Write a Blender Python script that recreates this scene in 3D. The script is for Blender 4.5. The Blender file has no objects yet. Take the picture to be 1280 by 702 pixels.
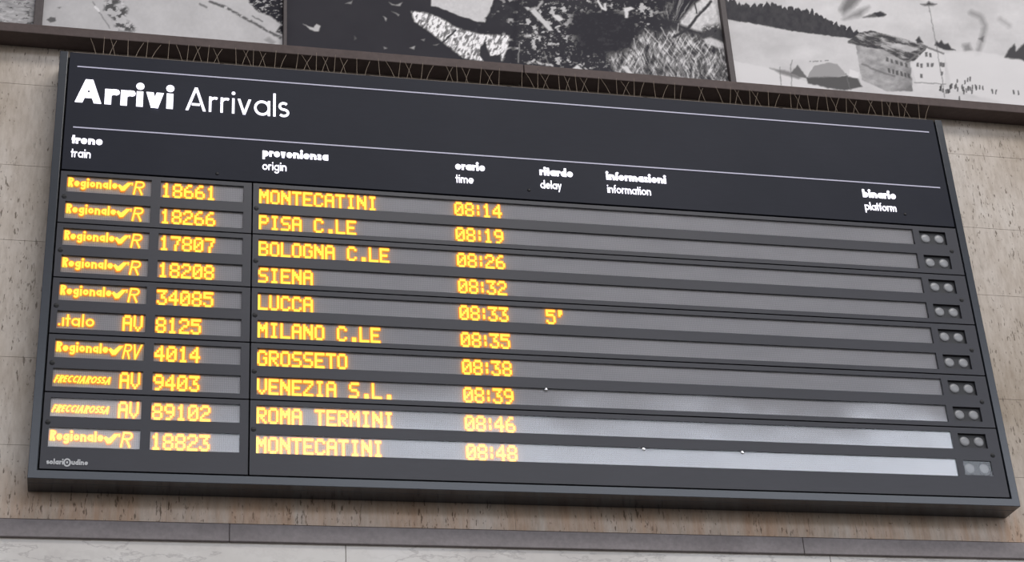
import bpy, math, random
import numpy as np
from mathutils import Matrix, Vector
random.seed(4)
SC = bpy.context.scene
COL = SC.collection
ZB = 4.6                                   # height of the board's lower inner edge above the hall floor

# ---------------------------------------------------------------- camera
RX, UP, FW = (0.97500778, -0.21468853, -0.05717217), (-0.05341164, -0.47629304, 0.87766288), (0.21565486, 0.85267448, 0.47585628)
CAM = (0.28677674, -7.24170278, -3.0031825 + ZB)
FPX = 2231.893761
cd = bpy.data.cameras.new('camera')
cam = bpy.data.objects.new('camera', cd)
COL.objects.link(cam)
cd.sensor_width = 36.0
cd.lens = FPX / 1280 * 36.0
cd.clip_end = 200
mw = Matrix([[RX[i], UP[i], -FW[i], CAM[i]] for i in range(3)] + [[0, 0, 0, 1]])
cam.matrix_world = mw
SC.camera = cam

# ---------------------------------------------------------------- world: bright hall, daylight through the glazing opposite
SC.view_settings.view_transform = 'Standard'
SC.view_settings.look = 'None'
SC.view_settings.gamma = 1.0
SC.view_settings.use_curve_mapping = False
SC.view_settings.exposure = 0.27
GL = 11.8                                  # brightness of the glazed strip on the far side
wd = bpy.data.worlds.new('world')
SC.world = wd
wd.use_nodes = True
wn, wl = wd.node_tree.nodes, wd.node_tree.links
wn.clear()
tc = wn.new('ShaderNodeTexCoord')
sx = wn.new('ShaderNodeSeparateXYZ')
wl.new(tc.outputs['Generated'], sx.inputs[0])
# height over distance towards the far side of the hall: z / -y, so the far wall's edges run level
def wmath(op, a, b):
    m = wn.new('ShaderNodeMath'); m.operation = op
    for i, v in enumerate((a, b)):
        if isinstance(v, (int, float)): m.inputs[i].default_value = v
        else: wl.new(v, m.inputs[i])
    return m.outputs[0]
slope = wmath('DIVIDE', sx.outputs['Z'], wmath('MAXIMUM', wmath('MULTIPLY', sx.outputs['Y'], -1), .08))
wob = wn.new('ShaderNodeTexNoise'); wob.inputs['Scale'].default_value = 5; wob.inputs['Detail'].default_value = 2
wl.new(tc.outputs['Generated'], wob.inputs['Vector'])
slope = wmath('ADD', slope, wmath('MULTIPLY', wmath('SUBTRACT', wob.outputs['Fac'], .5), .05))
ramp = wn.new('ShaderNodeValToRGB')
mr = wn.new('ShaderNodeMapRange')
mr.inputs['From Min'].default_value = -.5
mr.inputs['From Max'].default_value = 1.5
wl.new(slope, mr.inputs['Value'])
wl.new(mr.outputs[0], ramp.inputs[0])
def zz(t): return (t + .5) / 2
stops = [(0.0, (.16, .145, .13)), (zz(-.05), (.2, .19, .18)), (zz(.02), (2.5, 2.4, 2.3)), (zz(.30), (4.6, 4.5, 4.45)), (zz(.345), (GL * .92, GL * .97, GL * 1.08)),
         (zz(.444), (GL * .90, GL * .97, GL * 1.1)), (zz(.460), (GL * .52, GL * .55, GL * .62)), (zz(.476), (.95, .97, 1.06)), (zz(.56), (.70, .69, .72)), (1.0, (.62, .60, .60))]
el = ramp.color_ramp.elements
while len(el) < len(stops): el.new(0.5)
for e, (q, c) in zip(el, stops):
    e.position = q
    e.color = (*[v / 16 for v in c], 1)
bg = wn.new('ShaderNodeBackground')
bg.inputs['Strength'].default_value = 16 * 0.34
out = wn.new('ShaderNodeOutputWorld')
side = wmath('DIVIDE', sx.outputs['X'], wmath('MAXIMUM', wmath('MULTIPLY', sx.outputs['Y'], -1), .08))
mrx = wn.new('ShaderNodeMapRange')                 # the glazing is dimmer towards the left of the hall
for k, v in (('From Min', .03), ('From Max', .22), ('To Min', .66), ('To Max', 1.0)): mrx.inputs[k].default_value = v
wl.new(side, mrx.inputs['Value'])
dim = wn.new('ShaderNodeMixRGB'); dim.blend_type = 'MULTIPLY'; dim.inputs[0].default_value = 1
wl.new(ramp.outputs[0], dim.inputs[1]); wl.new(mrx.outputs[0], dim.inputs[2])
wl.new(dim.outputs[0], bg.inputs[0])
wl.new(bg.outputs[0], out.inputs[0])

def area(name, loc, target, size, sizey, power, color):
    d = bpy.data.lights.new(name, 'AREA')
    d.shape = 'RECTANGLE'; d.size = size; d.size_y = sizey; d.energy = power; d.color = color
    o = bpy.data.objects.new(name, d); COL.objects.link(o)
    o.location = loc
    o.rotation_euler = (Vector(target) - Vector(loc)).to_track_quat('-Z', 'Y').to_euler()
    return o
area('hall_skylight', (5.0, -7.8, ZB + 9.2), (2.4, 0, ZB + 1), 9, 2.2, 560, (1.0, .965, .93))

# ---------------------------------------------------------------- materials
def mat(name, col, rough=.5, metal=0, spec=.5, emit=None, estr=0):
    m = bpy.data.materials.new(name); m.use_nodes = True
    b = m.node_tree.nodes['Principled BSDF']
    b.inputs['Base Color'].default_value = (*col, 1)
    b.inputs['Roughness'].default_value = rough
    b.inputs['Metallic'].default_value = metal
    b.inputs['Specular IOR Level'].default_value = spec
    if emit:
        b.inputs['Emission Color'].default_value = (*emit, 1)
        b.inputs['Emission Strength'].default_value = estr
    return m
class NT:
    def __init__(s, m): s.n, s.l = m.node_tree.nodes, m.node_tree.links; s.b = s.n['Principled BSDF']
    def new(s, t, **kw):
        o = s.n.new('ShaderNode' + t)
        for k, v in kw.items():
            if hasattr(o, k): setattr(o, k, v)
            else: o.inputs[k.replace('_', ' ')].default_value = v
        return o
    def obj(s, scale):
        c = s.new('TexCoord'); mp = s.new('Mapping'); mp.inputs['Scale'].default_value = scale
        s.l.new(c.outputs['Object'], mp.inputs[0]); return mp.outputs[0]
    def noise(s, vec, scale, detail=4, rough=.6):
        n = s.new('TexNoise'); n.inputs['Scale'].default_value = scale; n.inputs['Detail'].default_value = detail; n.inputs['Roughness'].default_value = rough
        s.l.new(vec, n.inputs['Vector']); return n.outputs['Fac']
    def ramp(s, fac, stops):
        r = s.new('ValToRGB'); e = r.color_ramp.elements
        while len(e) < len(stops): e.new(.5)
        for x, (q, c) in zip(e, stops): x.position = q; x.color = (*c, 1) if len(c) == 3 else c
        s.l.new(fac, r.inputs[0]); return r.outputs[0]
    def mix(s, a, b, fac, mode='MIX'):
        m = s.new('MixRGB'); m.blend_type = mode
        for i, v in ((1, a), (2, b)):
            if isinstance(v, tuple): m.inputs[i].default_value = (*v, 1)
            else: s.l.new(v, m.inputs[i])
        if isinstance(fac, (int, float)): m.inputs[0].default_value = fac
        else: s.l.new(fac, m.inputs[0])
        return m.outputs[0]
    def bump(s, h, strength=.3, dist=.01):
        b = s.new('Bump'); b.inputs['Strength'].default_value = strength; b.inputs['Distance'].default_value = dist
        s.l.new(h, b.inputs['Height']); s.l.new(b.outputs[0], s.b.inputs['Normal'])
    def col(s, c): s.l.new(c, s.b.inputs['Base Color'])
BK, WH = (0, 0, 0), (1, 1, 1)

def m_travertine():
    m = mat('travertine', (.5, .44, .37), .75, spec=.25); t = NT(m)
    cloud = t.noise(t.obj((1.0, 1, .55)), 2.2, 5, .62)
    fine = t.noise(t.obj((5.0, 1, 1.3)), 9, 6, .7)
    c = t.ramp(cloud, [(.30, (.44, .375, .31)), (.50, (.57, .51, .455)), (.68, (.65, .60, .555))])
    c = t.mix(c, t.ramp(fine, [(.3, (.74, .70, .66)), (.6, (1.04, 1.03, 1.02))]), .75, 'MULTIPLY')
    pore = t.noise(t.obj((5.2, 1, 1.25)), 17, 3, .55)
    zone = t.noise(t.obj((1.6, 1, .8)), 3.1, 3, .6)
    pm = t.ramp(pore, [(.33, WH), (.39, BK)])
    zm = t.ramp(zone, [(.40, BK), (.55, WH)])
    pz = t.mix(pm, zm, 1.0, 'MULTIPLY')
    pore2 = t.noise(t.obj((2.2, 1, 1.1)), 30, 2, .5)
    p2 = t.ramp(pore2, [(.27, WH), (.31, BK)])
    pz = t.mix(pz, p2, .7, 'SCREEN')
    c = t.mix(c, (.20, .165, .135), pz)
    # rust-brown weathering on the course just above the grey string course
    g = t.new('NewGeometry'); sp = t.new('SeparateXYZ'); t.l.new(g.outputs['Position'], sp.inputs[0])
    mrg = t.new('MapRange'); mrg.inputs['From Min'].default_value = ZB + .10; mrg.inputs['From Max'].default_value = ZB - .10
    t.l.new(sp.outputs['Z'], mrg.inputs['Value'])
    streak = t.ramp(t.noise(t.obj((3.0, 1, .35)), 3.5, 5, .65), [(.32, BK), (.62, WH)])
    c = t.mix(c, t.mix(c, (.88, .70, .58), 1.0, 'MULTIPLY'), t.mix(streak, mrg.outputs[0], 1.0, 'MULTIPLY'))
    t.col(c)
    t.bump(pz, -.35, .006)
    return m
def m_marble():
    m = mat('white_marble', (.6, .57, .55), .35); t = NT(m)
    base = t.noise(t.obj((1, 1, 1.4)), 1.9, 5, .6)
    c = t.ramp(base, [(.3, (.55, .515, .49)), (.5, (.66, .63, .60)), (.7, (.73, .705, .685))])
    v = t.noise(t.obj((.9, 1, 2.6)), 2.1, 7, .62)
    vm = t.ramp(v, [(.484, BK), (.499, WH), (.501, WH), (.516, BK)])
    v2 = t.noise(t.obj((1.1, 1, 2.0)), 5.0, 6, .6)
    vm2 = t.ramp(v2, [(.46, BK), (.5, WH), (.54, BK)])
    c = t.mix(c, (.36, .33, .32), t.mix(BK, vm, .6))
    c = t.mix(c, (.48, .45, .43), t.mix(BK, vm2, .22))
    t.col(c); return m
def m_stone(name, a, b, scale=3.0, rough=.55):
    m = mat(name, a, rough); t = NT(m)
    n = t.noise(t.obj((1, 1, 1.8)), scale, 7, .68)
    n2 = t.noise(t.obj((1, 1, 1)), scale * 14, 3, .6)
    c = t.ramp(n, [(.3, a), (.7, b)])
    c = t.mix(c, t.ramp(n2, [(.3, (.82, .82, .82)), (.65, (1.06, 1.06, 1.06))]), .8, 'MULTIPLY')
    t.col(c); return m
def m_metal(name, a, b, rough, spec=.4):
    m = mat(name, a, rough, spec=spec); t = NT(m)
    n = t.noise(t.obj((1.0, 1, 1.0)), 1.1, 3, .6)
    n2 = t.noise(t.obj((2.0, 1, 9.0)), 6, 4, .6)
    c = t.ramp(n, [(.35, a), (.65, b)])
    c = t.mix(c, t.ramp(n2, [(.3, (.93, .93, .93)), (.7, (1.05, 1.05, 1.05))]), .7, 'MULTIPLY')
    t.col(c); return m
def m_display():
    m = mat('led_matrix', (.2, .2, .2), .42, spec=.35); t = NT(m)
    w = t.new('TexWave'); w.wave_type = 'BANDS'; w.bands_direction = 'X'
    w.inputs['Scale'].default_value = 38; w.inputs['Distortion'].default_value = 0
    t.l.new(t.obj((1, 1, 1)), w.inputs['Vector'])
    w2 = t.new('TexWave'); w2.wave_type = 'BANDS'; w2.bands_direction = 'Z'
    w2.inputs['Scale'].default_value = 29; w2.inputs['Distortion'].default_value = 0
    t.l.new(t.obj((1, 1, 1)), w2.inputs['Vector'])
    n = t.noise(t.obj((1, 1, 4)), 2.0, 4, .6)
    c = t.ramp(n, [(.3, (.57, .555, .585)), (.7, (.67, .65, .675))])
    c = t.mix(c, t.ramp(w.outputs['Fac'], [(.2, (.8, .8, .81)), (.7, (1.06, 1.06, 1.06))]), .8, 'MULTIPLY')
    c = t.mix(c, t.ramp(w2.outputs['Fac'], [(.2, (.88, .88, .88)), (.7, (1.05, 1.05, 1.05))]), .7, 'MULTIPLY')
    t.col(c); return m
def m_glass(name='smoked_glass', wavy=.5, ior=1.5):
    m = bpy.data.materials.new(name); m.use_nodes = True
    n, l = m.node_tree.nodes, m.node_tree.links
    n.clear()
    tr = n.new('ShaderNodeBsdfTransparent'); tr.inputs[0].default_value = (.985, .985, .985, 1)
    gl = n.new('ShaderNodeBsdfGlossy'); gl.inputs['Roughness'].default_value = .05
    fr = n.new('ShaderNodeFresnel'); fr.inputs['IOR'].default_value = ior
    tcx = n.new('ShaderNodeTexCoord'); ns = n.new('ShaderNodeTexNoise'); ns.inputs['Scale'].default_value = 1.6; ns.inputs['Detail'].default_value = 2
    l.new(tcx.outputs['Object'], ns.inputs['Vector'])
    bp = n.new('ShaderNodeBump'); bp.inputs['Strength'].default_value = wavy; bp.inputs['Distance'].default_value = .006
    l.new(ns.outputs['Fac'], bp.inputs['Height']); l.new(bp.outputs[0], gl.inputs['Normal'])
    mx = n.new('ShaderNodeMixShader'); o = n.new('ShaderNodeOutputMaterial')
    l.new(fr.outputs[0], mx.inputs[0]); l.new(tr.outputs[0], mx.inputs[1]); l.new(gl.outputs[0], mx.inputs[2]); l.new(mx.outputs[0], o.inputs[0])
    return m
def m_print():
    m = mat('printed_photograph', (.5, .5, .5), .8, spec=0); t = NT(m)
    a = t.new('VertexColor'); a.layer_name = 'print'
    t.col(a.outputs['Color']); return m

MT = dict(
    travertine=m_travertine(), marble=m_marble(),
    trim=m_stone('grey_stone_trim', (.185, .163, .168), (.275, .246, .252)),
    ledge=m_stone('brown_stone_ledge', (.076, .054, .050), (.106, .078, .074), 2.4, .75),
    floor=m_stone('hall_floor', (.15, .135, .125), (.21, .19, .175), .6, .35),
    joint=mat('stone_joint', (.27, .23, .20), .9),
    frame=m_metal('frame_paint', (.030, .035, .045), (.038, .043, .054), .22, .5),
    panel=m_metal('panel_paint', (.029, .029, .038), (.036, .036, .046), .36, .36),
    header=m_metal('header_paint', (.018, .020, .030), (.023, .025, .036), .5, .12),
    black=mat('black_gap', (.006, .006, .007), .8, spec=.2),
    latch=mat('latch_black', (.012, .012, .014), .55),
    display=m_display(), glass=m_glass(), print=m_print(),
    tray=mat('tray_black', (.024, .025, .029), .6),
    flat_glass=m_glass('flat_glass', 0.0, 1.3),
    lens=mat('lamp_lens', (.27, .275, .29), .3, spec=.5),
    clip=mat('glint_nickel', (.85, .85, .88), .15, metal=.8),  # for the small domes that imitate lamp reflections
    wire=mat('spike_wire', (.23, .18, .135), .5, metal=.2),
    base=mat('spike_base', (.16, .13, .11), .7),
    backing=mat('mural_backing', (.10, .09, .085), .8),
    mullion=m_stone('dark_mullion', (.055, .043, .044), (.075, .06, .06), 4, .6),
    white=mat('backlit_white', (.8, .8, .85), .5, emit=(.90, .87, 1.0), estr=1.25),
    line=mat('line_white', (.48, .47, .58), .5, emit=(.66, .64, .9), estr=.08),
    maker=mat('maker_grey', (.55, .56, .58), .5),
    led=mat('led_core', (.3, .2, .05), .5, emit=(1.0, .66, .05), estr=1.35),
    ring=mat('led_halo', (.2, .08, .02), .6, emit=(1.0, .23, .006), estr=.9),  # halo of the LEDs, put in as a dim orange emissive outline
)

# ---------------------------------------------------------------- mesh helpers
class MB:
    def __init__(s): s.v, s.f, s.mi = [], [], []
    def add(s, verts, faces, mi=0):
        o = len(s.v); s.v += [tuple(p) for p in verts]
        for f in faces: s.f.append(tuple(i + o for i in f)); s.mi.append(mi)
        return s
    def box(s, x0, x1, y0, y1, z0, z1, mi=0):
        v = [(x, y, z) for z in (z0, z1) for y in (y0, y1) for x in (x0, x1)]
        return s.add(v, [(0, 2, 3, 1), (4, 5, 7, 6), (0, 1, 5, 4), (1, 3, 7, 5), (3, 2, 6, 7), (2, 0, 4, 6)], mi)
    def prism(s, poly, y0, y1, mi=0):                 # poly in x,z ; front at y0
        s.c = (getattr(s, 'c', 0) + 1) % 24; y0 -= s.c * 2e-5      # a hair apart, so crossing strokes never share a face
        n = len(poly)
        ar = sum(poly[i][0] * poly[(i + 1) % n][1] - poly[(i + 1) % n][0] * poly[i][1] for i in range(n))
        if ar < 0: poly = poly[::-1]
        v = [(x, y0, z) for x, z in poly] + [(x, y1, z) for x, z in poly]
        fs = [tuple(range(n)), tuple(range(2 * n - 1, n - 1, -1))]
        fs += [(i, i + n, (i + 1) % n + n, (i + 1) % n) for i in range(n)]
        return s.add(v, fs, mi)
    def tube(s, pts, r, n=6, r1=None, mi=0):
        pts = [Vector(p) for p in pts]; r1 = r if r1 is None else r1
        vs, fs = [], []
        for k, p in enumerate(pts):
            d = (pts[min(k + 1, len(pts) - 1)] - pts[max(k - 1, 0)]).normalized()
            a = d.orthogonal().normalized(); b = d.cross(a)
            rr = r + (r1 - r) * k / max(1, len(pts) - 1)
            vs += [p + rr * (math.cos(2 * math.pi * i / n) * a + math.sin(2 * math.pi * i / n) * b) for i in range(n)]
            if k: fs += [((k - 1) * n + i, (k - 1) * n + (i + 1) % n, k * n + (i + 1) % n, k * n + i) for i in range(n)]
        fs += [tuple(range(n))[::-1], tuple((len(pts) - 1) * n + i for i in range(n))]
        return s.add(vs, fs, mi)
    def dome(s, x, y, z, r, h, n=20, m=5, mi=0):      # dome bulging to -y
        vs, fs = [], []
        for k in range(m):
            a = k / m * math.pi / 2
            vs += [(x + r * math.cos(a) * math.cos(t), y - h * math.sin(a), z + r * math.cos(a) * math.sin(t)) for t in [2 * math.pi * i / n for i in range(n)]]
            if k: fs += [((k - 1) * n + i, (k - 1) * n + (i + 1) % n, k * n + (i + 1) % n, k * n + i) for i in range(n)]
        vs.append((x, y - h, z))
        fs += [((m - 1) * n + i, (m - 1) * n + (i + 1) % n, m * n) for i in range(n)]
        fs.append(tuple(range(n))[::-1])
        return s.add(vs, fs, mi)
    def holed(s, x0, x1, z0, z1, y0, y1, holes, mi=0):  # plate with rectangular openings, front y0, back y1
        xs = sorted({x0, x1, *[h[0] for h in holes], *[h[1] for h in holes]})
        zs = sorted({z0, z1, *[h[2] for h in holes], *[h[3] for h in holes]})
        inh = lambda x, z: any(h[0] < x < h[1] and h[2] < z < h[3] for h in holes) or not (x0 < x < x1 and z0 < z < z1)
        idx = {}
        vs, fs = [], []
        def V(i, k, y):
            q = (i, k, y)
            if q not in idx: idx[q] = len(vs); vs.append((xs[i], y, zs[k]))
            return idx[q]
        for i in range(len(xs) - 1):
            for k in range(len(zs) - 1):
                cx, cz = (xs[i] + xs[i + 1]) / 2, (zs[k] + zs[k + 1]) / 2
                if inh(cx, cz): continue
                fs.append((V(i, k, y0), V(i + 1, k, y0), V(i + 1, k + 1, y0), V(i, k + 1, y0)))
                fs.append((V(i, k, y1), V(i, k + 1, y1), V(i + 1, k + 1, y1), V(i + 1, k, y1)))
                for di, dk, a, b in ((-1, 0, (i, k + 1), (i, k)), (1, 0, (i + 1, k), (i + 1, k + 1)), (0, -1, (i, k), (i + 1, k)), (0, 1, (i + 1, k + 1), (i, k + 1))):
                    ni, nk = i + di, k + dk
                    if 0 <= ni < len(xs) - 1 and 0 <= nk < len(zs) - 1 and not inh((xs[ni] + xs[ni + 1]) / 2, (zs[nk] + zs[nk + 1]) / 2): continue
                    fs.append((V(*a, y0), V(*a, y1), V(*b, y1), V(*b, y0)))
        return s.add(vs, fs, mi)
    def build(s, name, mats, parent=None, smooth=False, bevel=0):
        me = bpy.data.meshes.new(name); me.from_pydata(s.v, [], s.f)
        for m in (mats if isinstance(mats, (list, tuple)) else [mats]): me.materials.append(m)
        me.polygons.foreach_set('material_index', s.mi)
        if smooth: me.polygons.foreach_set('use_smooth', [True] * len(s.f))
        me.update()
        o = bpy.data.objects.new(name, me); COL.objects.link(o)
        if parent: o.parent = parent
        if bevel:
            b = o.modifiers.new('bevel', 'BEVEL'); b.width = bevel; b.segments = 2; b.limit_method = 'ANGLE'
        return o
def empty(name, loc, label, cat, group=None):
    o = bpy.data.objects.new(name, None); COL.objects.link(o); o.location = loc; o.empty_display_size = .1
    o['label'] = label; o['category'] = cat
    if group: o['group'] = group
    return o
def struct(o): o['kind'] = 'structure'; return o

# ---------------------------------------------------------------- lettering: monoline geometric letters and a dot matrix
XH = .65
def arc(cx, cz, r, a0, a1, n=18, rz=None):
    rz = r if rz is None else rz
    return [(cx + r * math.cos(math.radians(a0 + (a1 - a0) * i / n)), cz + rz * math.sin(math.radians(a0 + (a1 - a0) * i / n))) for i in range(n + 1)]
def glyph(ch, w):
    """strokes of a letter of cap height 1 and its advance; w = stroke width; outlines keep their size as w grows"""
    h = w / 2; R = XH / 2; r = R - h; c = R
    stem = lambda x, z0, z1: [(x, z0), (x, z1)]
    if ch == 'o': return [arc(c, R, r, 0, 360, 28)], 2 * R
    if ch in 'adpbg':
        s = [arc(c, R, r, 0, 360, 28)]
        s += {'a': [stem(2 * R - h, 0, XH)], 'd': [stem(2 * R - h, 0, 1)], 'p': [stem(h, -.33, XH)], 'b': [stem(h, 0, 1)],
              'g': [stem(2 * R - h, 0, XH), ][:0] + [[(2 * R - h, XH), (2 * R - h, 0)] + arc(c, -.03, r, 0, -150, 14, .33 - h - .02)]}[ch]
        return s, 2 * R
    if ch == 'e': return [[(h + .01, R), (2 * R - h, R)] + arc(c, R, r, 12, 318, 26)], 2 * R
    if ch == 'c': return [arc(c, R, r, 42, 318, 24)], 2 * R * .92
    if ch == 'n': return [stem(h, 0, XH), [(h, R * .9)] + arc(h + .22, XH - h - .2, .22, 180, 0, 14, .2) + [(h + .44, 0)]], .44 + w
    if ch == 'u': return [[(h, XH)] + arc(h + .21, h + .2, .21, 180, 360, 14, .2) + [(h + .42, XH)], stem(h + .42, 0, XH)], .42 + w
    if ch == 'm': return [stem(h, 0, XH)] + [[(h + k * .38, R * .9)] + arc(h + .19 + k * .38, XH - h - .18, .19, 180, 0, 12, .18) + [(h + .38 + k * .38, 0)] for k in (0, 1)], .76 + w
    if ch == 'r': return [stem(h, 0, XH), [(h, XH * .55)] + arc(h + .19, XH - h - .17, .19, 180, 62, 10, .17)], .29 + h
    if ch == 't': return [stem(.14, 0, .93), [(-.05, XH - h), (.33, XH - h)]], .28
    if ch == 'f': return [[(.14, 0), (.14, .78)] + arc(.28, .78, .14, 180, 80, 8, .22 - h), [(0, XH - h), (.29, XH - h)]], .29
    if ch == 'i': return [stem(h, 0, XH), ('dot', h, .88, max(h * 1.25, .07))], w
    if ch == 'ı': return [stem(h, 0, XH)], w
    if ch == 'l': return [stem(h, 0, 1)], w
    if ch == '.': return [('dot', h, h, h * 1.1)], w
    if ch == 'v': k = w * .54; return [('par', k, XH, .27, 0, k), ('par', .54 - k, XH, .27, 0, k)], .54
    if ch == 'y': return [[(h * .9, XH), (.27, h * .4)], [(.54 - h * .9, XH), (.13, -.33)]], .54
    if ch == 'z': return [[(.02, XH - h), (.44 - h, XH - h), (h, h), (.46, h)]], .46
    if ch == 's':
        rr = (XH - w) / 4; x0 = .2
        return [arc(x0, XH - h - rr, .17 - h * .2, 40, 270, 14, rr)[:-1] + arc(x0, h + rr, .19 - h * .2, 90, -140, 14, rr)], .40
    # capitals
    if ch == 'A': k = w * .56; return [('par', k, 0, .40, 1, k), ('par', .80 - k, 0, .40, 1, k), ('par', .40 - k * .3, .97, .40 + k * .3, .97, k * .6), [(.24, .22 + h), (.56, .22 + h)]], .80
    if ch == 'R': return [stem(h, 0, 1), [(h, 1 - h), (.33, 1 - h)] + arc(.33, .73, .2, 90, -90, 12, .27 - h) + [(h, .46 + h)], [(.30, .46), (.60 - h, 0)]], .60
    if ch == 'F': return [stem(h, 0, 1), [(h, 1 - h), (.5, 1 - h)], [(h, .52), (.44, .52)]], .52
    if ch == 'E': return [[(.5, 1 - h), (h, 1 - h), (h, h), (.5, h)], [(h, .52), (.44, .52)]], .52
    if ch == 'C': return [arc(.40, .5, .40 - h, 48, 312, 22, .5 - h)], .68
    if ch == 'I': return [stem(h, 0, 1)], w
    if ch == 'O': return [arc(.42, .5, .42 - h, 0, 360, 28, .5 - h)], .84
    if ch == 'S': return [arc(.27, .75 - h * .5, .23 - h * .3, 40, 270, 14, .25 - h * .5)[:-1] + arc(.27, .25 + h * .5, .25 - h * .3, 90, -140, 14, .25 - h * .5)], .54
    if ch == 'V': k = w * .54; return [('par', k, 1, .34, 0, k), ('par', .68 - k, 1, .34, 0, k)], .68
    return [], .28
def stroke(mb, pts, w, y0, y1, mi=0):
    for k in range(len(pts) - 1):
        (xa, za), (xb, zb) = pts[k], pts[k + 1]
        dx, dz = xb - xa, zb - za; L = math.hypot(dx, dz)
        if L < 1e-6: continue
        nx, nz = -dz / L * w / 2, dx / L * w / 2
        mb.prism([(xa + nx, za + nz), (xa - nx, za - nz), (xb - nx, zb - nz), (xb + nx, zb + nz)], y0, y1, mi)
        if k: mb.prism([(xa + w / 2 * math.cos(t), za + w / 2 * math.sin(t)) for t in [i * math.pi / 5 for i in range(10)]], y0, y1, mi)
def text(mb, s, x, z, cap, w, y0, y1, width=None, gap=.1, slant=0, mi=0, grow=0):
    """monoline text: w relative to cap height; fits the given width by scaling x; grow widens every stroke (metres)"""
    pen = 0; items = []
    for ch in s:
        g, adv = glyph(ch, w)
        for st in g: items.append((pen, st))
        pen += adv + gap
    tot = pen - gap
    sxx = (width / tot) if width else cap
    W = w * cap * .5 + w * sxx * .5
    for off, st in items:
        if st[0] == 'dot':
            rr = st[3] * (cap + sxx) / 2 + grow / 2
            cx, cz = x + (off + st[1]) * sxx + slant * st[2] * cap, z + st[2] * cap
            mb.prism([(cx + rr * math.cos(t), cz + rr * math.sin(t)) for t in [i * math.pi / 6 for i in range(12)]], y0, y1, mi)
        elif st[0] == 'par':
            _, xa, za, xb, zb, k = st
            k = k * (cap + sxx) / 2 / sxx + grow / 2 / sxx
            P = lambda u, v: (x + (off + u) * sxx + slant * v * cap, z + v * cap)
            mb.prism([P(xa - k, za), P(xa + k, za), P(xb + k, zb), P(xb - k, zb)], y0, y1, mi)
        else:
            stroke(mb, [(x + (off + px) * sxx + slant * pz * cap, z + pz * cap) for px, pz in st], W + grow, y0, y1, mi)
DM = {'0': '01110 10001 10011 10101 11001 10001 01110', '1': '00100 01100 00100 00100 00100 00100 01110', '2': '01110 10001 00001 00110 01000 10000 11111',
 '3': '11111 00010 00100 00110 00001 10001 01110', '4': '00010 00110 01010 10010 11111 00010 00010', '5': '11111 10000 11110 00001 00001 10001 01110',
 '6': '00110 01000 10000 11110 10001 10001 01110', '7': '11111 00001 00010 00010 00100 00100 00100', '8': '01110 10001 10001 01110 10001 10001 01110',
 '9': '01110 10001 10001 01111 00001 00010 01100', 'A': '01110 10001 10001 11111 10001 10001 10001', 'B': '11110 10001 10001 11110 10001 10001 11110',
 'C': '01110 10001 10000 10000 10000 10001 01110', 'E': '11111 10000 10000 11110 10000 10000 11111', 'G': '01110 10001 10000 10011 10001 10001 01110',
 'I': '01110 00100 00100 00100 00100 00100 01110', 'L': '10000 10000 10000 10000 10000 10000 11111', 'M': '10001 11011 11111 10101 10001 10001 10001',
 'N': '10001 11001 11101 10111 10011 10001 10001', 'O': '01110 10001 10001 10001 10001 10001 01110', 'P': '11110 10001 10001 11110 10000 10000 10000',
 'R': '11110 10001 10001 11110 10100 10010 10001', 'S': '01111 10000 10000 01110 00001 00001 11110', 'T': '11111 00100 00100 00100 00100 00100 00100',
 'U': '10001 10001 10001 10001 10001 10001 01110', 'V': '10001 10001 10001 10001 10001 01010 00100', 'Z': '11111 00001 00010 00100 01000 10000 11111',
 '.': '00000 00000 00000 00000 00000 00110 00110', ':': '000 010 010 000 010 010 000', "'": '01100 01100 01000 00000 00000 00000 00000', ' ': '00000 ' * 7}
def dots(mb, s, x, z, px=.0086, pz=.0109, y=0.0, pad=0.0):
    """z = bottom; dots are small lit squares with a yellow core and, behind it, an orange outline imitating their glow"""
    for ch in s:
        rows = DM[ch].split()
        for r, bits in enumerate(rows):
            for c, b in enumerate(bits):
                if b == '1':
                    cx, cz = x + (c + .5) * px, z + (6 - r + .5) * pz
                    a, b2 = px * 1.06, pz * .90
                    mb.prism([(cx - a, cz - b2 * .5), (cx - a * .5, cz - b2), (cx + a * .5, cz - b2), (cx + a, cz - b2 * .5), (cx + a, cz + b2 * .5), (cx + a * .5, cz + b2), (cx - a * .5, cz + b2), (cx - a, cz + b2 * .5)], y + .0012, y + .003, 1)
                    mb.box(cx - px * .62, cx + px * .62, y, y + .0085, cz - pz * .55, cz + pz * .55, 0)
        x += (len(rows[0]) + 1) * px
    return x

# ---------------------------------------------------------------- the setting
YW = .153
def wall_slabs():
    mb = MB()
    zs = [ZB - .16, ZB + .178, ZB + .60, ZB + 1.195, ZB + 1.60, ZB + 2.06, ZB + 2.285, ZB + 3.7]
    for k in range(len(zs) - 1):
        xs = [-3.0, -1.25 + .3 * (k % 2), .55 + .45 * (k % 3) * .5, 2.1 + .3 * (k % 2), 3.75 - .25 * (k % 2), 5.9 + .3 * (k % 2), 8.0]
        for i in range(len(xs) - 1):
            mb.box(xs[i] + .0007, xs[i + 1] - .0007, YW, YW + .06, zs[k] + .001, zs[k + 1] - .001, 0)
    mb.box(-3, 8, YW + .0018, YW + .3, ZB - .16, ZB + 3.7, 1)
    return struct(mb.build('wall_back', [MT['travertine'], MT['joint']]))
wall_slabs()
mb = MB()
for i, (a, b) in enumerate([(-3, -.5), (-.5, 1.328), (1.328, 3.6), (3.6, 5.6), (5.6, 8)]):
    mb.box(a + .0018, b - .0018, YW + .006, YW + .06, 3.2, ZB - .244, 0)
    mb.box(a + .0018, b - .0018, YW + .006, YW + .06, 1.2, 3.196, 0)
    mb.box(a + .0018, b - .0018, YW + .006, YW + .06, 0, 1.196, 0)
mb.box(-3, 8, YW + .012, YW + .3, 0, ZB - .16, 1)
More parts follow.
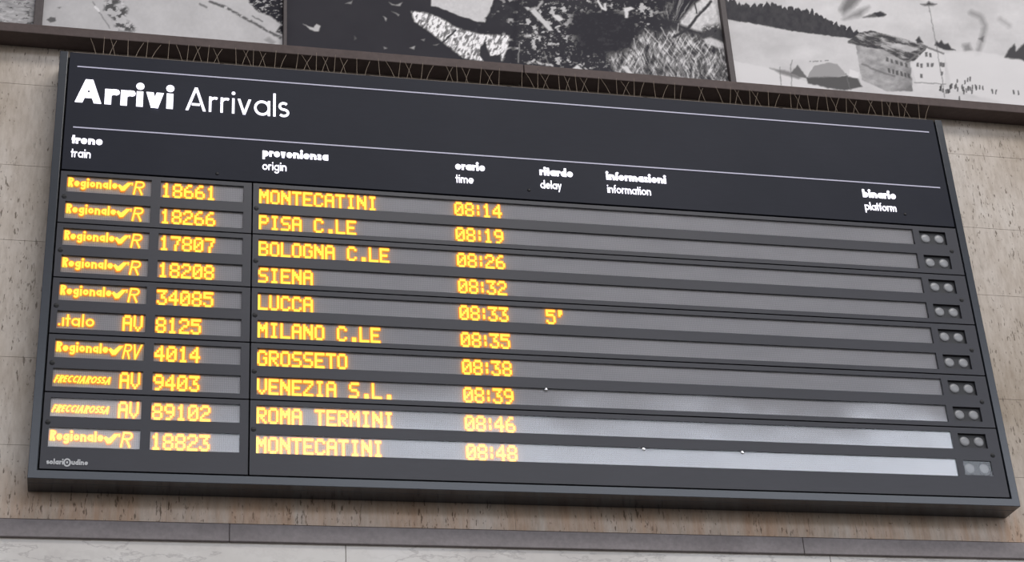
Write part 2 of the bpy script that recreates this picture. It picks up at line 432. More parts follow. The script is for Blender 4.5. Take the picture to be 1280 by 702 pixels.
struct(mb.build('wall_lower', [MT['marble'], MT['joint']]))
struct(MB().box(-6, 11, -14, YW + .3, -.1, 0).build('floor', MT['floor']))
# grey string course below the board, in lengths
for n, (a, b) in enumerate([(-3, -.9), (-.9, .82), (.82, 3.469), (3.469, 5.5), (5.5, 8)]):
    struct(MB().box(a + .001, b - .001, YW - .012, YW + .05, ZB - .245, ZB - .165).build('trim_%d' % (n + 1), MT['trim'], bevel=.003))
# stone ledge above the board, in lengths
YL = .035
for n, (a, b) in enumerate([(-3, -.6), (-.6, 2.263), (2.263, 5.4), (5.4, 8)]):
    struct(MB().box(a + .002, b - .002, YL, YW + .02, ZB + 2.281, ZB + 2.334).build('trim_%d' % (n + 6), MT['ledge'], bevel=.004))
# upright mullions between the murals
for n, (a, b) in enumerate([(-.178, -.139), (1.036, 1.054), (3.402, 3.434)]):
    struct(MB().box(a, b, .072, YW, ZB + 2.334, ZB + 3.65).build('trim_%d' % (n + 10), MT['mullion'], bevel=.003))

# ---------------------------------------------------------------- photo murals (flat prints, drawn here as printed tones)
def pix(X, Y, Z):
    q = [np.asarray(X) - CAM[0], np.asarray(Y) - CAM[1], np.asarray(Z) - CAM[2]]
    d = lambda a: a[0] * q[0] + a[1] * q[1] + a[2] * q[2]
    return 640 + FPX * d(RX) / d(FW), 351 - FPX * d(UP) / d(FW)
def vnoise(x, y, seed=0):
    xi, yi = np.floor(x), np.floor(y); fx, fy = x - xi, y - yi
    fx, fy = fx * fx * (3 - 2 * fx), fy * fy * (3 - 2 * fy)
    def h(a, b):
        v = np.sin(a * 127.1 + b * 311.7 + seed * 74.7) * 43758.5453
        return v - np.floor(v)
    return (h(xi, yi) * (1 - fx) + h(xi + 1, yi) * fx) * (1 - fy) + (h(xi, yi + 1) * (1 - fx) + h(xi + 1, yi + 1) * fx) * fy
def fbm(x, y, seed=0, o=4):
    s, a, t = 0, .5, 0
    for i in range(o): s = s + a * vnoise(x * 2 ** i, y * 2 ** i, seed + i * 3); t += a; a *= .55
    return s / t
def polymask(x, y, pts, soft=1.0):
    ins = np.zeros(x.shape, bool); dist = np.full(x.shape, 1e9); n = len(pts)
    for i in range(n):
        (x1, y1), (x2, y2) = pts[i], pts[(i + 1) % n]
        if y1 != y2: ins ^= ((y1 > y) != (y2 > y)) & (x < (x2 - x1) * (y - y1) / (y2 - y1) + x1)
        dx, dy = x2 - x1, y2 - y1; t = np.clip(((x - x1) * dx + (y - y1) * dy) / (dx * dx + dy * dy + 1e-9), 0, 1)
        dist = np.minimum(dist, np.hypot(x - x1 - t * dx, y - y1 - t * dy))
    return np.clip(.5 + np.where(ins, dist, -dist) / soft, 0, 1)
def linemask(x, y, pts, w, soft=.8):
    dist = np.full(x.shape, 1e9)
    for (x1, y1), (x2, y2) in zip(pts[:-1], pts[1:]):
        dx, dy = x2 - x1, y2 - y1; t = np.clip(((x - x1) * dx + (y - y1) * dy) / (dx * dx + dy * dy + 1e-9), 0, 1)
        dist = np.minimum(dist, np.hypot(x - x1 - t * dx, y - y1 - t * dy))
    return np.clip((w / 2 - dist) / soft + .5, 0, 1)
def over(g, v, m): return g * (1 - m) + v * m
sstep = lambda a, b, v: np.clip((v - a) / (b - a), 0, 1)

def print_snowfield(x, y):            # leftmost: rippled grey ground
    n = fbm(x / 9 + fbm(x / 14, y / 5, 4) * 2, (y - .15 * x) / 2.4, 1)
    g = 168 + (n - .5) * 95
    g = over(g, 75, sstep(.63, .72, fbm(x / 7, (y - .15 * x) / 2.0, 9)) * .8)
    return g
def print_slope(x, y):                # pale open slope with dark rocks
    g = 192 + (fbm(x / 40, y / 25, 2) - .5) * 26 + (fbm(x / 3, y / 3, 5) - .5) * 10 - np.clip((110 - x) / 60, 0, 1) * 14
    rk = sstep(.47, .56, fbm(x / 5.5, y / 4.0, 11)) * np.clip(polymask(x, y, [(131, 2), (150, -4), (160, 12), (156, 24), (170, 34), (166, 40), (146, 38), (140, 22), (130, 14)], 5), 0, 1)
    g = over(g, 80, rk * .9)
    g = over(g, 215, polymask(x, y, [(143, 6), (152, 2), (157, 8), (149, 13)], 3) * .8)
    g = over(g, 120, linemask(x, y, [(116, 2), (126, 18), (137, 35)], 1.6) * .7)
    g = over(g, 232, linemask(x, y, [(119, 8), (124, 14)], 2.6) * .9)
    g = over(g, 92, polymask(x, y, [(58, 25), (63, 21), (69, 22), (70, 26), (63, 28)], 1.6) * .9)
    g = over(g, 110, polymask(x, y, [(72, 9), (76, 9), (75, 11)], 2))
    g = over(g, 95, linemask(x, y, [(262, 2), (280, 8), (305, 22), (325, 33), (352, 48)], 3.0, 2) * sstep(.32, .5, fbm(x / 6, y / 3, 21)) * .95)
    g = over(g, 120, linemask(x, y, [(250, 5), (258, 9)], 2.5, 1.5) * .8)
    dk = polymask(x, y, [(308, -8), (362, -8), (362, 45), (345, 40), (352, 30), (338, 20), (322, 14), (312, 4)], 2.5)
    g = over(g, 52 + 120 * sstep(.56, .68, fbm((x + y) / 4, (y - x * .4) / 2.2, 31)), dk)
    g = over(g, 120, linemask(x, y, [(316, 20), (328, 27)], 1.8) * .8)
    g = over(g, 135, polymask(x, y, [(330, 50), (336, 46), (345, 52), (340, 56)], 3) * .6)
    return g
def print_hillside(x, y):             # dark hillside with a trunk, snow and dry grass
    g = 61 + (fbm(x / 60, y / 40, 3) - .5) * 10
    # mid speckle of pale stones and leaves
    reg = sstep(590, 650, x) * (1 - sstep(800, 835, x + (y - 50) * .25)) * .9
    sp = sstep(.615, .70, fbm(x / 7.5, y / 5.0, 41)) * reg
    g = over(g, 205, sp)
    sp2 = sstep(.63, .72, fbm(x / 3.2, y / 2.6, 43)) * reg * sstep(640, 660, x)
    g = over(g, 190, sp2 * .6)
    g = over(g, 58, polymask(x, y, [(715, 14), (770, 12), (800, 20), (792, 55), (765, 72), (725, 68), (712, 40)], 14) * .92)
    # pale snow patch over and under the trunk
    sn = 205 + (fbm(x / 3, y / 3, 51) - .5) * 22
    g = over(g, sn, polymask(x, y, [(539, -12), (622, -12), (612, 14), (606, 28), (598, 27), (575, 20), (548, 9), (539, 8)], 1.5))
    low = polymask(x, y, [(514, 14), (530, 15), (550, 22), (572, 35), (600, 43), (637, 44), (634, 62), (628, 76), (606, 77), (580, 73), (560, 58), (540, 42), (518, 27)], 2.5)
    tex = fbm((x + y * .5) / 2.2, (y - x * .5) / 5, 53)
    g = over(g, 120 + 130 * sstep(.34, .6, tex), low * sstep(.28, .40, tex + sstep(514, 545, x) * .25))
    g = over(g, 64, polymask(x, y, [(600, 60), (606, 52), (609, 60), (613, 70), (625, 68), (626, 78), (606, 79), (600, 70)], 1.5))
    g = over(g, 70, linemask(x, y, [(553, 53), (570, 38)], 2))
    g = over(g, 66, linemask(x, y, [(610, 24), (622, 5), (640, 12), (628, 30)], 6, 4) * sstep(.4, .5, fbm(x / 4, y / 4, 57)))
    # flecks on the dark left side
    for pts, v in (([(379, 30), (386, 33), (392, 35), (396, 30), (400, 32), (398, 39), (391, 39)], 205), ([(432, 4), (441, 1), (439, 5)], 150), ([(486, 2), (494, 6), (503, 3), (500, 8), (490, 6)], 165),
                   ([(490, 14), (500, 18), (498, 20)], 150), ([(479, 20), (484, 23), (483, 26)], 185), ([(512, 60), (519, 58), (518, 62)], 180), ([(479, 58), (484, 60), (480, 61)], 160), ([(527, 49), (531, 48), (530, 51)], 150),
                   ([(541, 56), (549, 55), (546, 57)], 150), ([(443, 45), (446, 48), (443, 50)], 100)):
        g = over(g, v, polymask(x, y, pts, 1.6) * .9)
    # post and pale rocks near the centre
    g = over(g, 55, linemask(x, y, [(645, -8), (644, 28), (640, 82)], 6, 4) * .7)
    g = over(g, 205, polymask(x, y, [(662, 14), (668, 10), (684, 28), (692, 38), (686, 39), (674, 26)], 1.8))
    g = over(g, 195, linemask(x, y, [(660, 12), (672, 10), (678, 2)], 3, 2) * .8)
    g = over(g, 215, polymask(x, y, [(690, 20), (697, 18), (705, 24), (699, 27)], 1.8))
    g = over(g, 215, linemask(x, y, [(748, 1), (753, 10), (757, 12), (756, 5)], 3.0, 1.5))
    g = over(g, 215, polymask(x, y, [(778, 10), (788, 8), (793, 11), (786, 15), (785, 22), (781, 22), (781, 15)], 1.8))
    g = over(g, 200, polymask(x, y, [(648, 44), (668, 42), (680, 47), (677, 53), (660, 46)], 3) * sstep(.4, .55, fbm(x / 3, y / 3, 66)))
    g = over(g, 205, linemask(x, y, [(660, 79), (666, 77), (676, 79), (690, 82)], 3, 2) * sstep(.3, .5, fbm(x / 3, y / 3, 61)))
    g = over(g, 215, polymask(x, y, [(716, 85), (722, 80), (728, 87)], 2))
    g = over(g, 160, linemask(x, y, [(649, 55), (648, 78)], 1.6, 1.2) * .8 + linemask(x, y, [(680, 64), (686, 82)], 1.2, 1) * .6)
    # dry grass on the right
    gm = polymask(x, y, [(760, 70), (788, 62), (796, 48), (806, 36), (824, 44), (842, 34), (866, 44), (892, 46), (912, 62), (917, 110), (830, 98), (770, 90)], 9)
    a = fbm((x * .86 + y * -.5 + 6 * vnoise(x / 22, y / 18, 70)) / 1.5, (x * .5 + y * .86) / 12, 71); b = fbm((x * .9 + y * .44 + 8 * vnoise(x / 25, y / 20, 76)) / 1.8, (y * .9 - x * .44) / 10, 73)
    c = fbm(x / 9, y / 7, 77)
    gr = 74 + 92 * sstep(.36, .74, a) + 92 * sstep(.44, .78, b)
    gr = np.clip(gr * (.55 + .85 * c), 58, 214)
    g = over(g, gr, gm)
    for pts in ([(806, 36), (824, 54), (842, 74)], [(840, 45), (850, 62), (862, 84)], [(826, 34), (832, 44)], [(850, 50), (872, 88)], [(792, 48), (796, 66)], [(764, 72), (770, 86)], [(848, 30), (846, 50)]):
        g = over(g, 205, linemask(x, y, pts, 1.3, 1.1) * .75)
    g = over(g, 215, polymask(x, y, [(778, 84), (783, 82), (792, 92), (786, 93)], 2))
    # fan of twigs and bright gap to the right of the grass
    g = over(g, 205 + (fbm(x / 3, y / 3, 81) - .5) * 60, polymask(x, y, [(850, 26), (868, 6), (884, -8), (901, -8), (906, 40), (892, 34), (880, 40), (868, 38), (850, 30)], 4))
    g = over(g, 70, linemask(x, y, [(889, 2), (872, 20), (860, 36), (842, 46)], 3.2, 1.6) + linemask(x, y, [(868, 2), (871, 16)], 2, 1.2))
    g = over(g, 78, polymask(x, y, [(872, 48), (880, 33), (898, 30), (908, 46), (908, 54), (890, 50)], 6) * sstep(.25, .42, fbm(x / 3, y / 3, 83)))
    g = over(g, 215, polymask(x, y, [(879, 49), (888, 47), (906, 54), (910, 62), (898, 60), (884, 55)], 3) * .85)
    fan = sstep(.55, .70, fbm(np.arctan2(y - 40, x - 838) * 14, np.hypot(x - 838, y - 40) / 30, 85)) * polymask(x, y, [(826, 20), (838, -8), (872, -8), (862, 14), (846, 28)], 6)
    g = over(g, 165, fan * .7)
    return g
def print_village(x, y):              # snowy valley with a hotel, a barn, firs and skiers
    g = 204 + (fbm(x / 45, y / 22, 6) - .5) * 34 + (fbm(x / 3, y / 3, 7) - .5) * 7
    g = over(g, 178, polymask(x, y, [(952, 58), (975, 50), (1000, 56), (985, 66), (958, 68)], 12) * .5)
    # slopes in shade
    for pts, v, s, k in (([(1050, 12), (1058, -4), (1082, -8), (1066, 10), (1054, 18)], 104, 8, .8), ([(1054, 24), (1075, 12), (1086, 9), (1076, 20)], 115, 8, .8), ([(1078, 22), (1094, 16), (1108, 18), (1104, 21)], 84, 2.5, .9),
                         ([(1092, 17), (1100, 14), (1108, 18), (1098, 21)], 66, 2, .95), ([(1151, 5), (1158, 5), (1161, 2), (1164, 4), (1171, 5), (1166, 7), (1156, 7)], 66, 3, .9), ([(1203, 56), (1212, 54), (1216, 64), (1206, 66)], 130, 5, .8)):
        g = over(g, v, polymask(x, y, pts, s) * k)
    g = over(g, 140, linemask(x, y, [(1214, 16), (1226, 21), (1231, 32), (1228, 48), (1222, 66)], 6, 6) * .75)
    g = over(g, 96, polymask(x, y, [(1223, 48), (1230, 46), (1229, 52)], 3) * .8)
    g = over(g, 165, linemask(x, y, [(1250, 24), (1262, 32)], 5, 6) * .8)
    g = over(g, 216, polymask(x, y, [(1180, 66), (1215, 63), (1245, 68), (1285, 78), (1285, 135), (1190, 112)], 3) * .8)
    g = over(g, 216, polymask(x, y, [(917, 76), (960, 85), (1000, 99), (1042, 112), (917, 104)], 2) * .9)
    # firs
    xw = x + 5 * vnoise(x / 9, x * 0, 90)
    t = 9 * np.abs(((xw / 8.1) % 1) - .5) * (.2 + vnoise(np.floor(xw / 8.1), x * 0, 91) * 1.6) + 3 * (vnoise(x / 2.2, x * 0, 92) - .5)
    top = np.interp(x, [905, 912, 930, 945, 960, 985, 1000, 1015, 1030, 1050, 1062, 1080], [-6, -4, 4, 4, 2, 8, 8, 11, 22, 29, 32, 42]) + t * .8
    bot = np.interp(x, [905, 913, 940, 985, 1015, 1063, 1080], [24, 25, 29, 38, 42, 48, 47])
    fir = sstep(-.8, .8, y - top) * sstep(-.8, .8, bot - y)
    g = over(g, 74 + (fbm(x / 4, y / 6, 93) - .5) * 22, fir * (1 - sstep(1076, 1080, x)))
    # hotel
    g = over(g, 162 - 46 * sstep(1112, 1140, x) * sstep(78, 112, y) + (fbm(x / 9, y / 6, 95) - .5) * 70, polymask(x, y, [(1069, 53), (1077, 100), (1108, 114), (1141, 114), (1138, 78), (1112, 64)], 1.4))
    g = over(g, 105, linemask(x, y, [(1078, 80), (1100, 90), (1118, 95)], 2.2, 2) * .7)
    g = over(g, 213, polymask(x, y, [(1139, 80), (1158, 60), (1181, 70), (1181, 106), (1146, 107)], 1.2))
    g = over(g, 78 + 95 * sstep(.42, .72, fbm((x - y * .3) / 9, (y - .25 * x) / 3.2, 97, 5)), polymask(x, y, [(1061, 51), (1074, 41), (1088, 38), (1120, 46), (1152, 55), (1160, 58), (1146, 74), (1134, 78), (1104, 62), (1078, 58)], 1.4))
    g = over(g, 70, linemask(x, y, [(1061, 52), (1080, 57), (1100, 58)], 3, 2) * .8)
    g = over(g, 200, polymask(x, y, [(1110, 58), (1122, 54), (1150, 60), (1138, 66)], 2) * .8)
    g = over(g, 120, linemask(x, y, [(1132, 79), (1158, 59), (1180, 67)], 2, 1.4) * .9)
    g = over(g, 74, polymask(x, y, [(1168, 57), (1171, 51), (1174, 54), (1177, 50), (1181, 55), (1185, 54), (1189, 60), (1195, 63), (1180, 62)], 2))
    g = over(g, 74, polymask(x, y, [(1145, 50), (1149, 46), (1154, 54), (1147, 54)], 2))
    for k in range(5):
        g = over(g, 80, polymask(x, y, [(1107 + k * 6, 71 + k * 1.9), (1110 + k * 6, 72 + k * 1.9), (1110.6 + k * 6, 77 + k * 1.9), (1107.6 + k * 6, 76 + k * 1.9)], 1.3) * .75)
    for k in range(6):
        g = over(g, 75, polymask(x, y, [(1110 + k * 5, 85 + k * 1.4), (1112.6 + k * 5, 85.6 + k * 1.4), (1113.2 + k * 5, 91 + k * 1.4), (1110.6 + k * 5, 90.4 + k * 1.4)], 1.2) * .75)
    for wx, wy in ((1158, 68), (1163, 69), (1147, 81), (1152, 82), (1160, 81), (1165, 81), (1152, 95), (1176, 80), (1177, 92), (1179, 81)):
        g = over(g, 84, polymask(x, y, [(wx - 1.5, wy - 2.6), (wx + 1.5, wy - 2.6), (wx + 1.5, wy + 2.6), (wx - 1.5, wy + 2.6)], 1.2) * .8)
    g = over(g, 120, linemask(x, y, [(1143, 103), (1182, 105)], 1.2, 1.2) * .7)
    # barn
    g = over(g, 158, polymask(x, y, [(1008, 98), (1018, 82), (1036, 78), (1047, 80), (1058, 94), (1040, 96)], 1.3))
    g = over(g, 95, polymask(x, y, [(1008, 97), (1040, 96), (1058, 95), (1072, 98), (1078, 108), (1056, 113), (1036, 110), (1010, 104)], 2))
    g = over(g, 96, polymask(x, y, [(988, 91), (997, 81), (1010, 98), (1000, 96)], 1.5) * .85)
    g = over(g, 110, polymask(x, y, [(962, 85), (985, 89), (1002, 96), (998, 99), (975, 92)], 3) * .7)
    g = over(g, 225, polymask(x, y, [(1062, 86), (1074, 90), (1073, 98), (1060, 96)], 2) * .8)
    for pts in ([(990, 108), (988, 84), (990, 75)], [(976, 106), (975, 84)], [(1063, 112), (1057, 92)], [(1161, 6), (1170, 55), (1178, 100), (1181, 122)]):
        g = over(g, 120, linemask(x, y, pts, 1.1, 1) * .7)
    g = over(g, 95, linemask(x, y, [(1012, 77), (1040, 75)], 1.2, 1) * sstep(.4, .5, vnoise(x / 1.8, y * 0, 3)) * .6)
    # skiers
    rnd = np.random.RandomState(5)
    pk = [(1197, 101), (1206, 103), (1210, 100), (1213, 99), (1240, 114), (1245, 115), (1267, 115), (1273, 116), (1199, 123), (1228, 110), (1224, 109)] + [(1175 + rnd.rand() * 46, 106 + rnd.rand() * 9) for _ in range(26)]
    for cx, cy in pk:
        g = over(g, 70, linemask(x, y, [(cx, cy - 2), (cx + rnd.rand() - .5, cy + 2)], 1.6, 1.2) * .85)
    g = over(g, 74, polymask(x, y, [(1256, 72), (1262, 60), (1268, 55), (1270, 64), (1280, 54), (1290, 60), (1290, 82), (1276, 74)], 2.5) * .95)
    return g
def mural(x0, x1, fn, label, zlo=2.31, zhi=3.65):
    root = empty('photo_mural', ((x0 + x1) / 2, .12, ZB + zlo + .025), label, 'mural')
    ox, oz = (x0 + x1) / 2, ZB + zlo + .025
    MB().box(x0 - ox, x1 - ox, -.018, .030, .0, zhi - zlo - .025).build('backing_board', MT['backing'], root)
    st = .0040
    nx, nz = int((x1 - x0) / st) + 1, int((zhi - zlo - .025) / st) + 1
    X, Z = np.meshgrid(np.linspace(x0, x1, nx), np.linspace(ZB + zlo + .025, ZB + zhi, nz))
    px, py = pix(X, X * 0 + .1, Z)
    px, py = px + 2.2 * (fbm(px / 4.5, py / 4.5, 121, 3) - .5), py + 2.0 * (fbm(px / 4.5, py / 4.5, 131, 3) - .5)   # ragged grain of the old prints
    g = np.clip(fn(px, py), 30, 250) / 255.0
    lin = np.where(g <= .04045, g / 12.92, ((g + .055) / 1.055) ** 2.4) * 1.0
    v = np.stack([(X - ox).ravel(), np.full(X.size, -.02), (Z - oz).ravel()], 1)
    i = np.arange(nx * nz).reshape(nz, nx)
    f = np.stack([i[:-1, :-1], i[:-1, 1:], i[1:, 1:], i[1:, :-1]], -1).reshape(-1, 4)
    me = bpy.data.meshes.new('print'); me.from_pydata(v.tolist(), [], f.tolist())
    ca = me.color_attributes.new('print', 'FLOAT_COLOR', 'POINT')
    dk = np.clip((.35 - g) / .35, 0, 1)
    rgba = np.stack([lin * PT[0], lin * PT[1] * (1 - .03 * dk), lin * PT[2] * (1 + .42 * dk), np.ones_like(lin)], -1).reshape(-1)
    ca.data.foreach_set('color', rgba.astype(np.float32))
    me.materials.append(MT['print']); me.update()
    o = bpy.data.objects.new('print', me); COL.objects.link(o); o.parent = root
    return root
PT = (1.10, 1.07, 1.08)
mural(-1.6, -.179, print_snowfield, 'black-and-white photo mural of rippled grey ground, at the far left end of the ledge')
mural(-.138, 1.035, print_slope, 'black-and-white photo mural of a pale snowy slope with a few dark rocks')
mural(1.055, 3.401, print_hillside, 'wide black-and-white photo mural of a dark hillside with dry grass')
mural(3.435, 6.2, print_village, 'black-and-white photo mural of a snowy village with a large hotel')

# ---------------------------------------------------------------- the arrivals board
WB, HB, FR = 4.5, 2.158, .038
board = empty('arrivals_board', (0, 0, ZB), 'large dark grey railway arrivals board with ten rows of lit yellow train times', 'departure board')
# housing: tray with a raised lip all round
hb = MB()
hb.holed(-FR, WB + FR, -FR, HB + .004, -.004, .05, [(0, WB, 0, HB + .004)], 0)
hb.box(-FR, WB + FR, .05, YW - .002, -FR, HB + .004, 0)
hb.box(.001, WB - .001, .042, .0501, .001, HB + .003, 1)
housing = hb.build('housing', [MT['frame'], MT['black']], board, bevel=.002)

hp = MB().box(.008, WB - .008, 0, .042, 1.500, HB + .004)
header = hp.build('header_panel', MT['header'], board, bevel=.002)
def sub_text(name, s, x, z, cap, w, width, m, gap=.1, parent=None, y0=-.004, label=None):
    t = MB(); text(t, s, x, z, cap, w, y0, .0005, width, gap)
    o = t.build(name, m, parent or header)
    if label: o['label'] = label
    return o
for z, x0, x1 in ((2.0801, .047, 4.452), (1.7339, .047, 4.452)):
    MB().box(x0, x1, -.0025, .0005, z - .0032, z + .0032).build('rule_line', MT['line'], header)
sub_text('title_lettering', 'Arrivi', .045, 1.876, .132, .215, .459, MT['white'], .075, label='large bold white word Arrivi')
sub_text('title_lettering', 'Arrivals', .563, 1.876, .132, .092, .492, MT['white'], .13, label='large thin white word Arrivals')
for bold, light, x, xb, xl in (('treno', 'train', .047, .185, .135), ('provenienza', 'origin', .932, 1.246, 1.046), ('orario', 'time', 1.870, 2.017, 1.957), ('ritardo', 'delay', 2.294, 2.463, 2.400),
                               ('informazioni', 'information', 2.636, 2.947, 2.860), ('binario', 'platform', 4.007, 4.189, 4.179)):
    sub_text('column_lettering', bold, x, 1.644, .047, .25, xb - x, MT['white'], .10, label='bold white column heading ' + bold)
    sub_text('column_lettering', light, x, 1.568, .047, .12, xl - x, MT['white'], .12, label='thin white column heading ' + light)
for x, z in ((4.225, 1.558), (2.234, 1.553), (.72, 1.53)):
    MB().dome(x, .001, z, .009, .006, 12, 4).build('screw', MT['latch'], header, smooth=True)

ROWS = [('reg', 'R', '18661', 'MONTECATINI', '08:14', ''), ('reg', 'R', '18266', 'PISA C.LE', '08:19', ''), ('reg', 'R', '17807', 'BOLOGNA C.LE', '08:26', ''), ('reg', 'R', '18208', 'SIENA', '08:32', ''),
        ('reg', 'R', '34085', 'LUCCA', '08:33', "5'"), ('ita', 'AV', '8125', 'MILANO C.LE', '08:35', ''), ('reg', 'RV', '4014', 'GROSSETO', '08:38', ''), ('fre', 'AV', '9403', 'VENEZIA S.L.', '08:39', ''),
        ('fre', 'AV', '89102', 'ROMA TERMINI', '08:46', ''), ('reg', 'R', '18823', 'MONTECATINI', '08:48', '')]
ZC = lambda k: .1545 + (9 - k) * .1413
HH = .0445                                   # half height of a display window
YD, YG = .0145, .0022                          # display face, glass face
BND = [1.494, (ZC(1) + ZC(2)) / 2, (ZC(3) + ZC(4)) / 2, (ZC(5) + ZC(6)) / 2, (ZC(7) + ZC(8)) / 2, .008]
def display(parent, x0, x1, z):
    MB().box(x0 - .004, x1 + .004, YD, YD + .02, z - HH - .004, z + HH + .004).build('display_strip', MT['display'], parent)
    MB().box(x0, x1, YG, YG + .003, z - HH, z + HH).build('glass_pane', MT['glass'], parent)
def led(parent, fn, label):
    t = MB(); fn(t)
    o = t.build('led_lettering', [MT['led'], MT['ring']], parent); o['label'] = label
YT = YD - .0085
def logo(kind, cls, z):
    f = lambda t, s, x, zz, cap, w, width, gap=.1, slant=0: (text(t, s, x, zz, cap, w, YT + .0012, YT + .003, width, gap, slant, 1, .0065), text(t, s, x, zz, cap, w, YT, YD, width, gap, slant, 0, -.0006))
    q = []
    if kind == 'reg':
        q.append(lambda t: f(t, 'Regionale', .043, z - .011, .046, .24, .222, .12))
        v = [(.266, z + .006), (.275, z + .015), (.288, z + .003), (.310, z + .026), (.330, z + .026), (.298, z - .018), (.283, z - .020)]
        cx, cz = .297, z + .003
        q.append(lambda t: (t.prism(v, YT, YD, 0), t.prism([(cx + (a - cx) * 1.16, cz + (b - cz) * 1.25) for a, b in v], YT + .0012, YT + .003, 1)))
        if cls == 'R': q.append(lambda t: (f(t, 'R', .336, z - .033, .070, .12, .046, slant=.16), f(t, 'l', .328, z + .016, .012, .5, .008)))
        else: q.append(lambda t: f(t, 'RV', .326, z - .033, .070, .12, .076, .04, .16))
    elif kind == 'ita':
        q.append(lambda t: f(t, '.ıtalo', .043, z - .026, .060, .15, .155, .13))
    else:
        q.append(lambda t: f(t, 'FRECCIAROSSA', .041, z - .020, .034, .23, .238, .10, .35))
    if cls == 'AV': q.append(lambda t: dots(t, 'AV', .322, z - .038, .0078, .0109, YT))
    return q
def txt(s, x, z, **kw): return lambda t: dots(t, s, x, z - .041, y=YT, **kw)

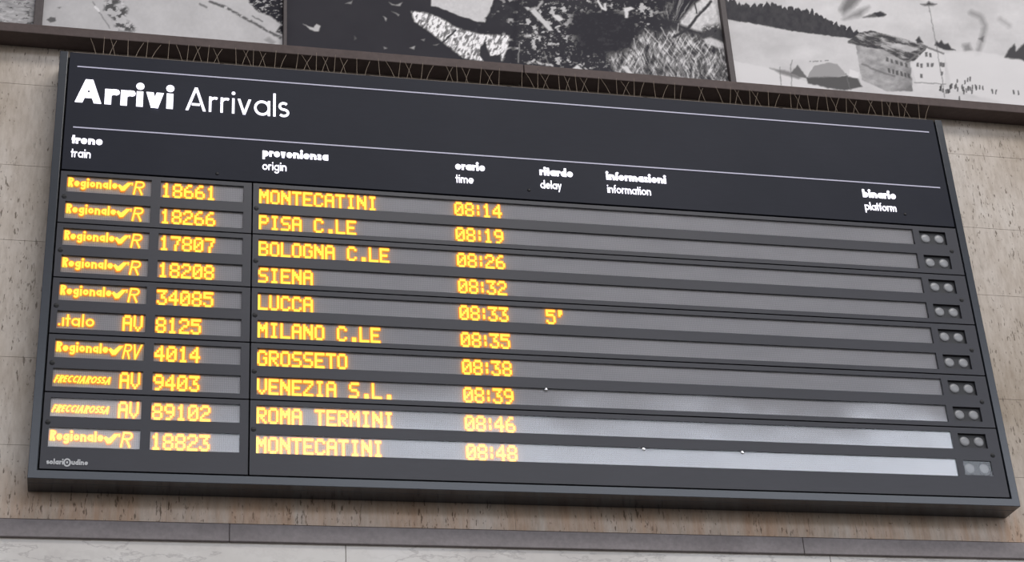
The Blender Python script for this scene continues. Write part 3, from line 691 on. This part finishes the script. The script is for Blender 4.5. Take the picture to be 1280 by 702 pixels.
for m in range(5):
    za, zb = BND[m + 1] + .0032, BND[m] - .0032
    k0, k1 = 2 * m, 2 * m + 1
    # train column
    holes = [(a, b, ZC(k) - HH, ZC(k) + HH) for k in (k0, k1) for a, b in ((.036, .420), (.462, .846))]
    lp = MB().holed(.008, .8835, za if m < 4 else .008, zb, 0, .03, holes).build('module_panel', MT['panel'], board)
    rholes = [(a, b, ZC(k) - (HH if a < 4 else .038), ZC(k) + (HH if a < 4 else .038)) for k in (k0, k1) for a, b in ((.918, 4.25), (4.284, 4.430))]
    rp = MB().holed(.8905, WB - .008, za if m < 4 else .008, zb, 0, .03, rholes).build('module_panel', MT['panel'], board)
    for k in (k0, k1):
        kind, cls, num, dest, tm, dl = ROWS[k]; z = ZC(k)
        display(lp, .036, .420, z); display(lp, .462, .846, z); display(rp, .918, 4.25, z)
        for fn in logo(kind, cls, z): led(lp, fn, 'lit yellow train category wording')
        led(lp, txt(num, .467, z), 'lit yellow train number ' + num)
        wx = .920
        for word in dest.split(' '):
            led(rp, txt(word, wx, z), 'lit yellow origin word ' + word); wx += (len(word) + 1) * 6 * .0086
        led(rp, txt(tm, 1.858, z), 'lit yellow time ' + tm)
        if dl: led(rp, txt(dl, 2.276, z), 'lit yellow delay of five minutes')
        MB().box(4.280, 4.434, .014, .034, z - .042, z + .042).build('lamp_tray', MT['tray'], rp)
        if k == 9: MB().box(4.284, 4.430, YG, YG + .003, z - .038, z + .038).build('glass_pane', MT['flat_glass'], rp)['label'] = 'clear reflecting pane over the two lamps'
        for lx in (4.3195, 4.3945):
            d = MB().dome(lx, .0125, z, .0245, .006, 24, 6)
            d.tube([(lx, .0125, z), (lx, .0165, z)], .0262, 20, mi=0)
            d.build('indicator_lamp', MT['lens'], rp, smooth=True)['label'] = 'round grey unlit indicator lamp'
    zm = (ZC(k0) + ZC(k1)) / 2 - .002
    for par, lx in ((lp, .030), (rp, .906), (rp, 4.447)):
        l = MB().dome(lx, .001, zm, .0125, .005, 16, 4)
        l.box(lx - .009, lx + .009, -.0058, -.002, zm - .0022, zm + .0022)
        l.build('latch', MT['latch'], par, smooth=False)
    if m == 4:
        for lx, k in ((2.691, 9), (3.171, 9)):  # added domes standing in for lamp reflections on the glass
            MB().dome(lx, .0035, ZC(k) + HH - .004, .010, .004, 14, 4).build('lamp_glint', MT['clip'], rp, smooth=True)['label'] = 'small shiny dome imitating a lamp reflection'
        t = MB()
        text(t, 'solari', .037, .028, .026, .22, -.002, .0005, .068, .1); text(t, 'udine', .139, .028, .026, .22, -.002, .0005, .068, .1)
        t.prism([(.121 + .016 * math.cos(a), .038 + .019 * math.sin(a)) for a in [i * math.pi / 10 for i in range(20)]], -.0018, .0005, 0)
        t.prism([(.121 + .0095 * math.cos(a), .038 + .012 * math.sin(a)) for a in [i * math.pi / 10 for i in range(20)]], -.0026, .0005, 1)
        t.prism([(.121 + .004 * math.cos(a), .038 + .0055 * math.sin(a)) for a in [i * math.pi / 6 for i in range(12)]], -.0032, .0005, 0)
        t.build('maker_lettering', [MT['maker'], MT['panel']], lp)['label'] = 'small grey maker name with a round emblem'
    if m == 3:  # one more dome added to imitate a lamp glint
        MB().dome(2.248, .0035, ZC(7) + HH - .004, .008, .004, 14, 4).build('lamp_glint', MT['clip'], rp, smooth=True)['label'] = 'small shiny dome imitating a lamp reflection'

# ---------------------------------------------------------------- anti-perching wire spikes on top of the board
SPANS = [(.02, .72, 'above the bold word Arrivi'), (.74, 1.44, 'just right of the word Arrivals'), (1.46, 2.16, 'left of the joint in the stone ledge'), (2.18, 2.88, 'right of the joint in the stone ledge'),
         (2.90, 3.62, 'below the mullion beside the village mural'), (3.64, 4.46, 'at the right end below the hotel picture')]
rs = random.Random(8)
for a, b, where in SPANS:
    st = empty('bird_spike_strip', (a, .022, ZB + HB + .004), 'rusty wire bird spikes on the board top, ' + where, 'bird spikes', 'wire bird spike strips along the board top')
    MB().box(0, b - a, -.016, .045, 0, .006).build('base_strip', MT['base'], st)
    n = int((b - a) / .098)
    for i in range(n):
        x = (i + .5) * (b - a) / n + rs.uniform(-.012, .012)
        kind = [('v', 0), ('x', .05)]
        if rs.random() < .93:
            h = rs.uniform(.096, .113); dx = rs.uniform(-.008, .012)
            MB().tube([(x, -.014, .003), (x + dx * .5, -.018, h * .5), (x + dx, -.024, h)], .0016, 5, .0011).build('spike', MT['wire'], st)
        for sgn in (-1, 1):
            if rs.random() < .8:
                xx = x + .049 + rs.uniform(-.008, .008); h = rs.uniform(.098, .112); lean = rs.uniform(.022, .042) * sgn
                y0 = -.012 if sgn < 0 else -.006
                if not 0 < xx - lean * .5 < b - a: continue
                MB().tube([(xx - lean * .5, y0, .003), (xx, y0 + .002, h * .55), (xx + lean * .6, y0 + .004, h)], .0014, 5, .0010).build('spike', MT['wire'], st)
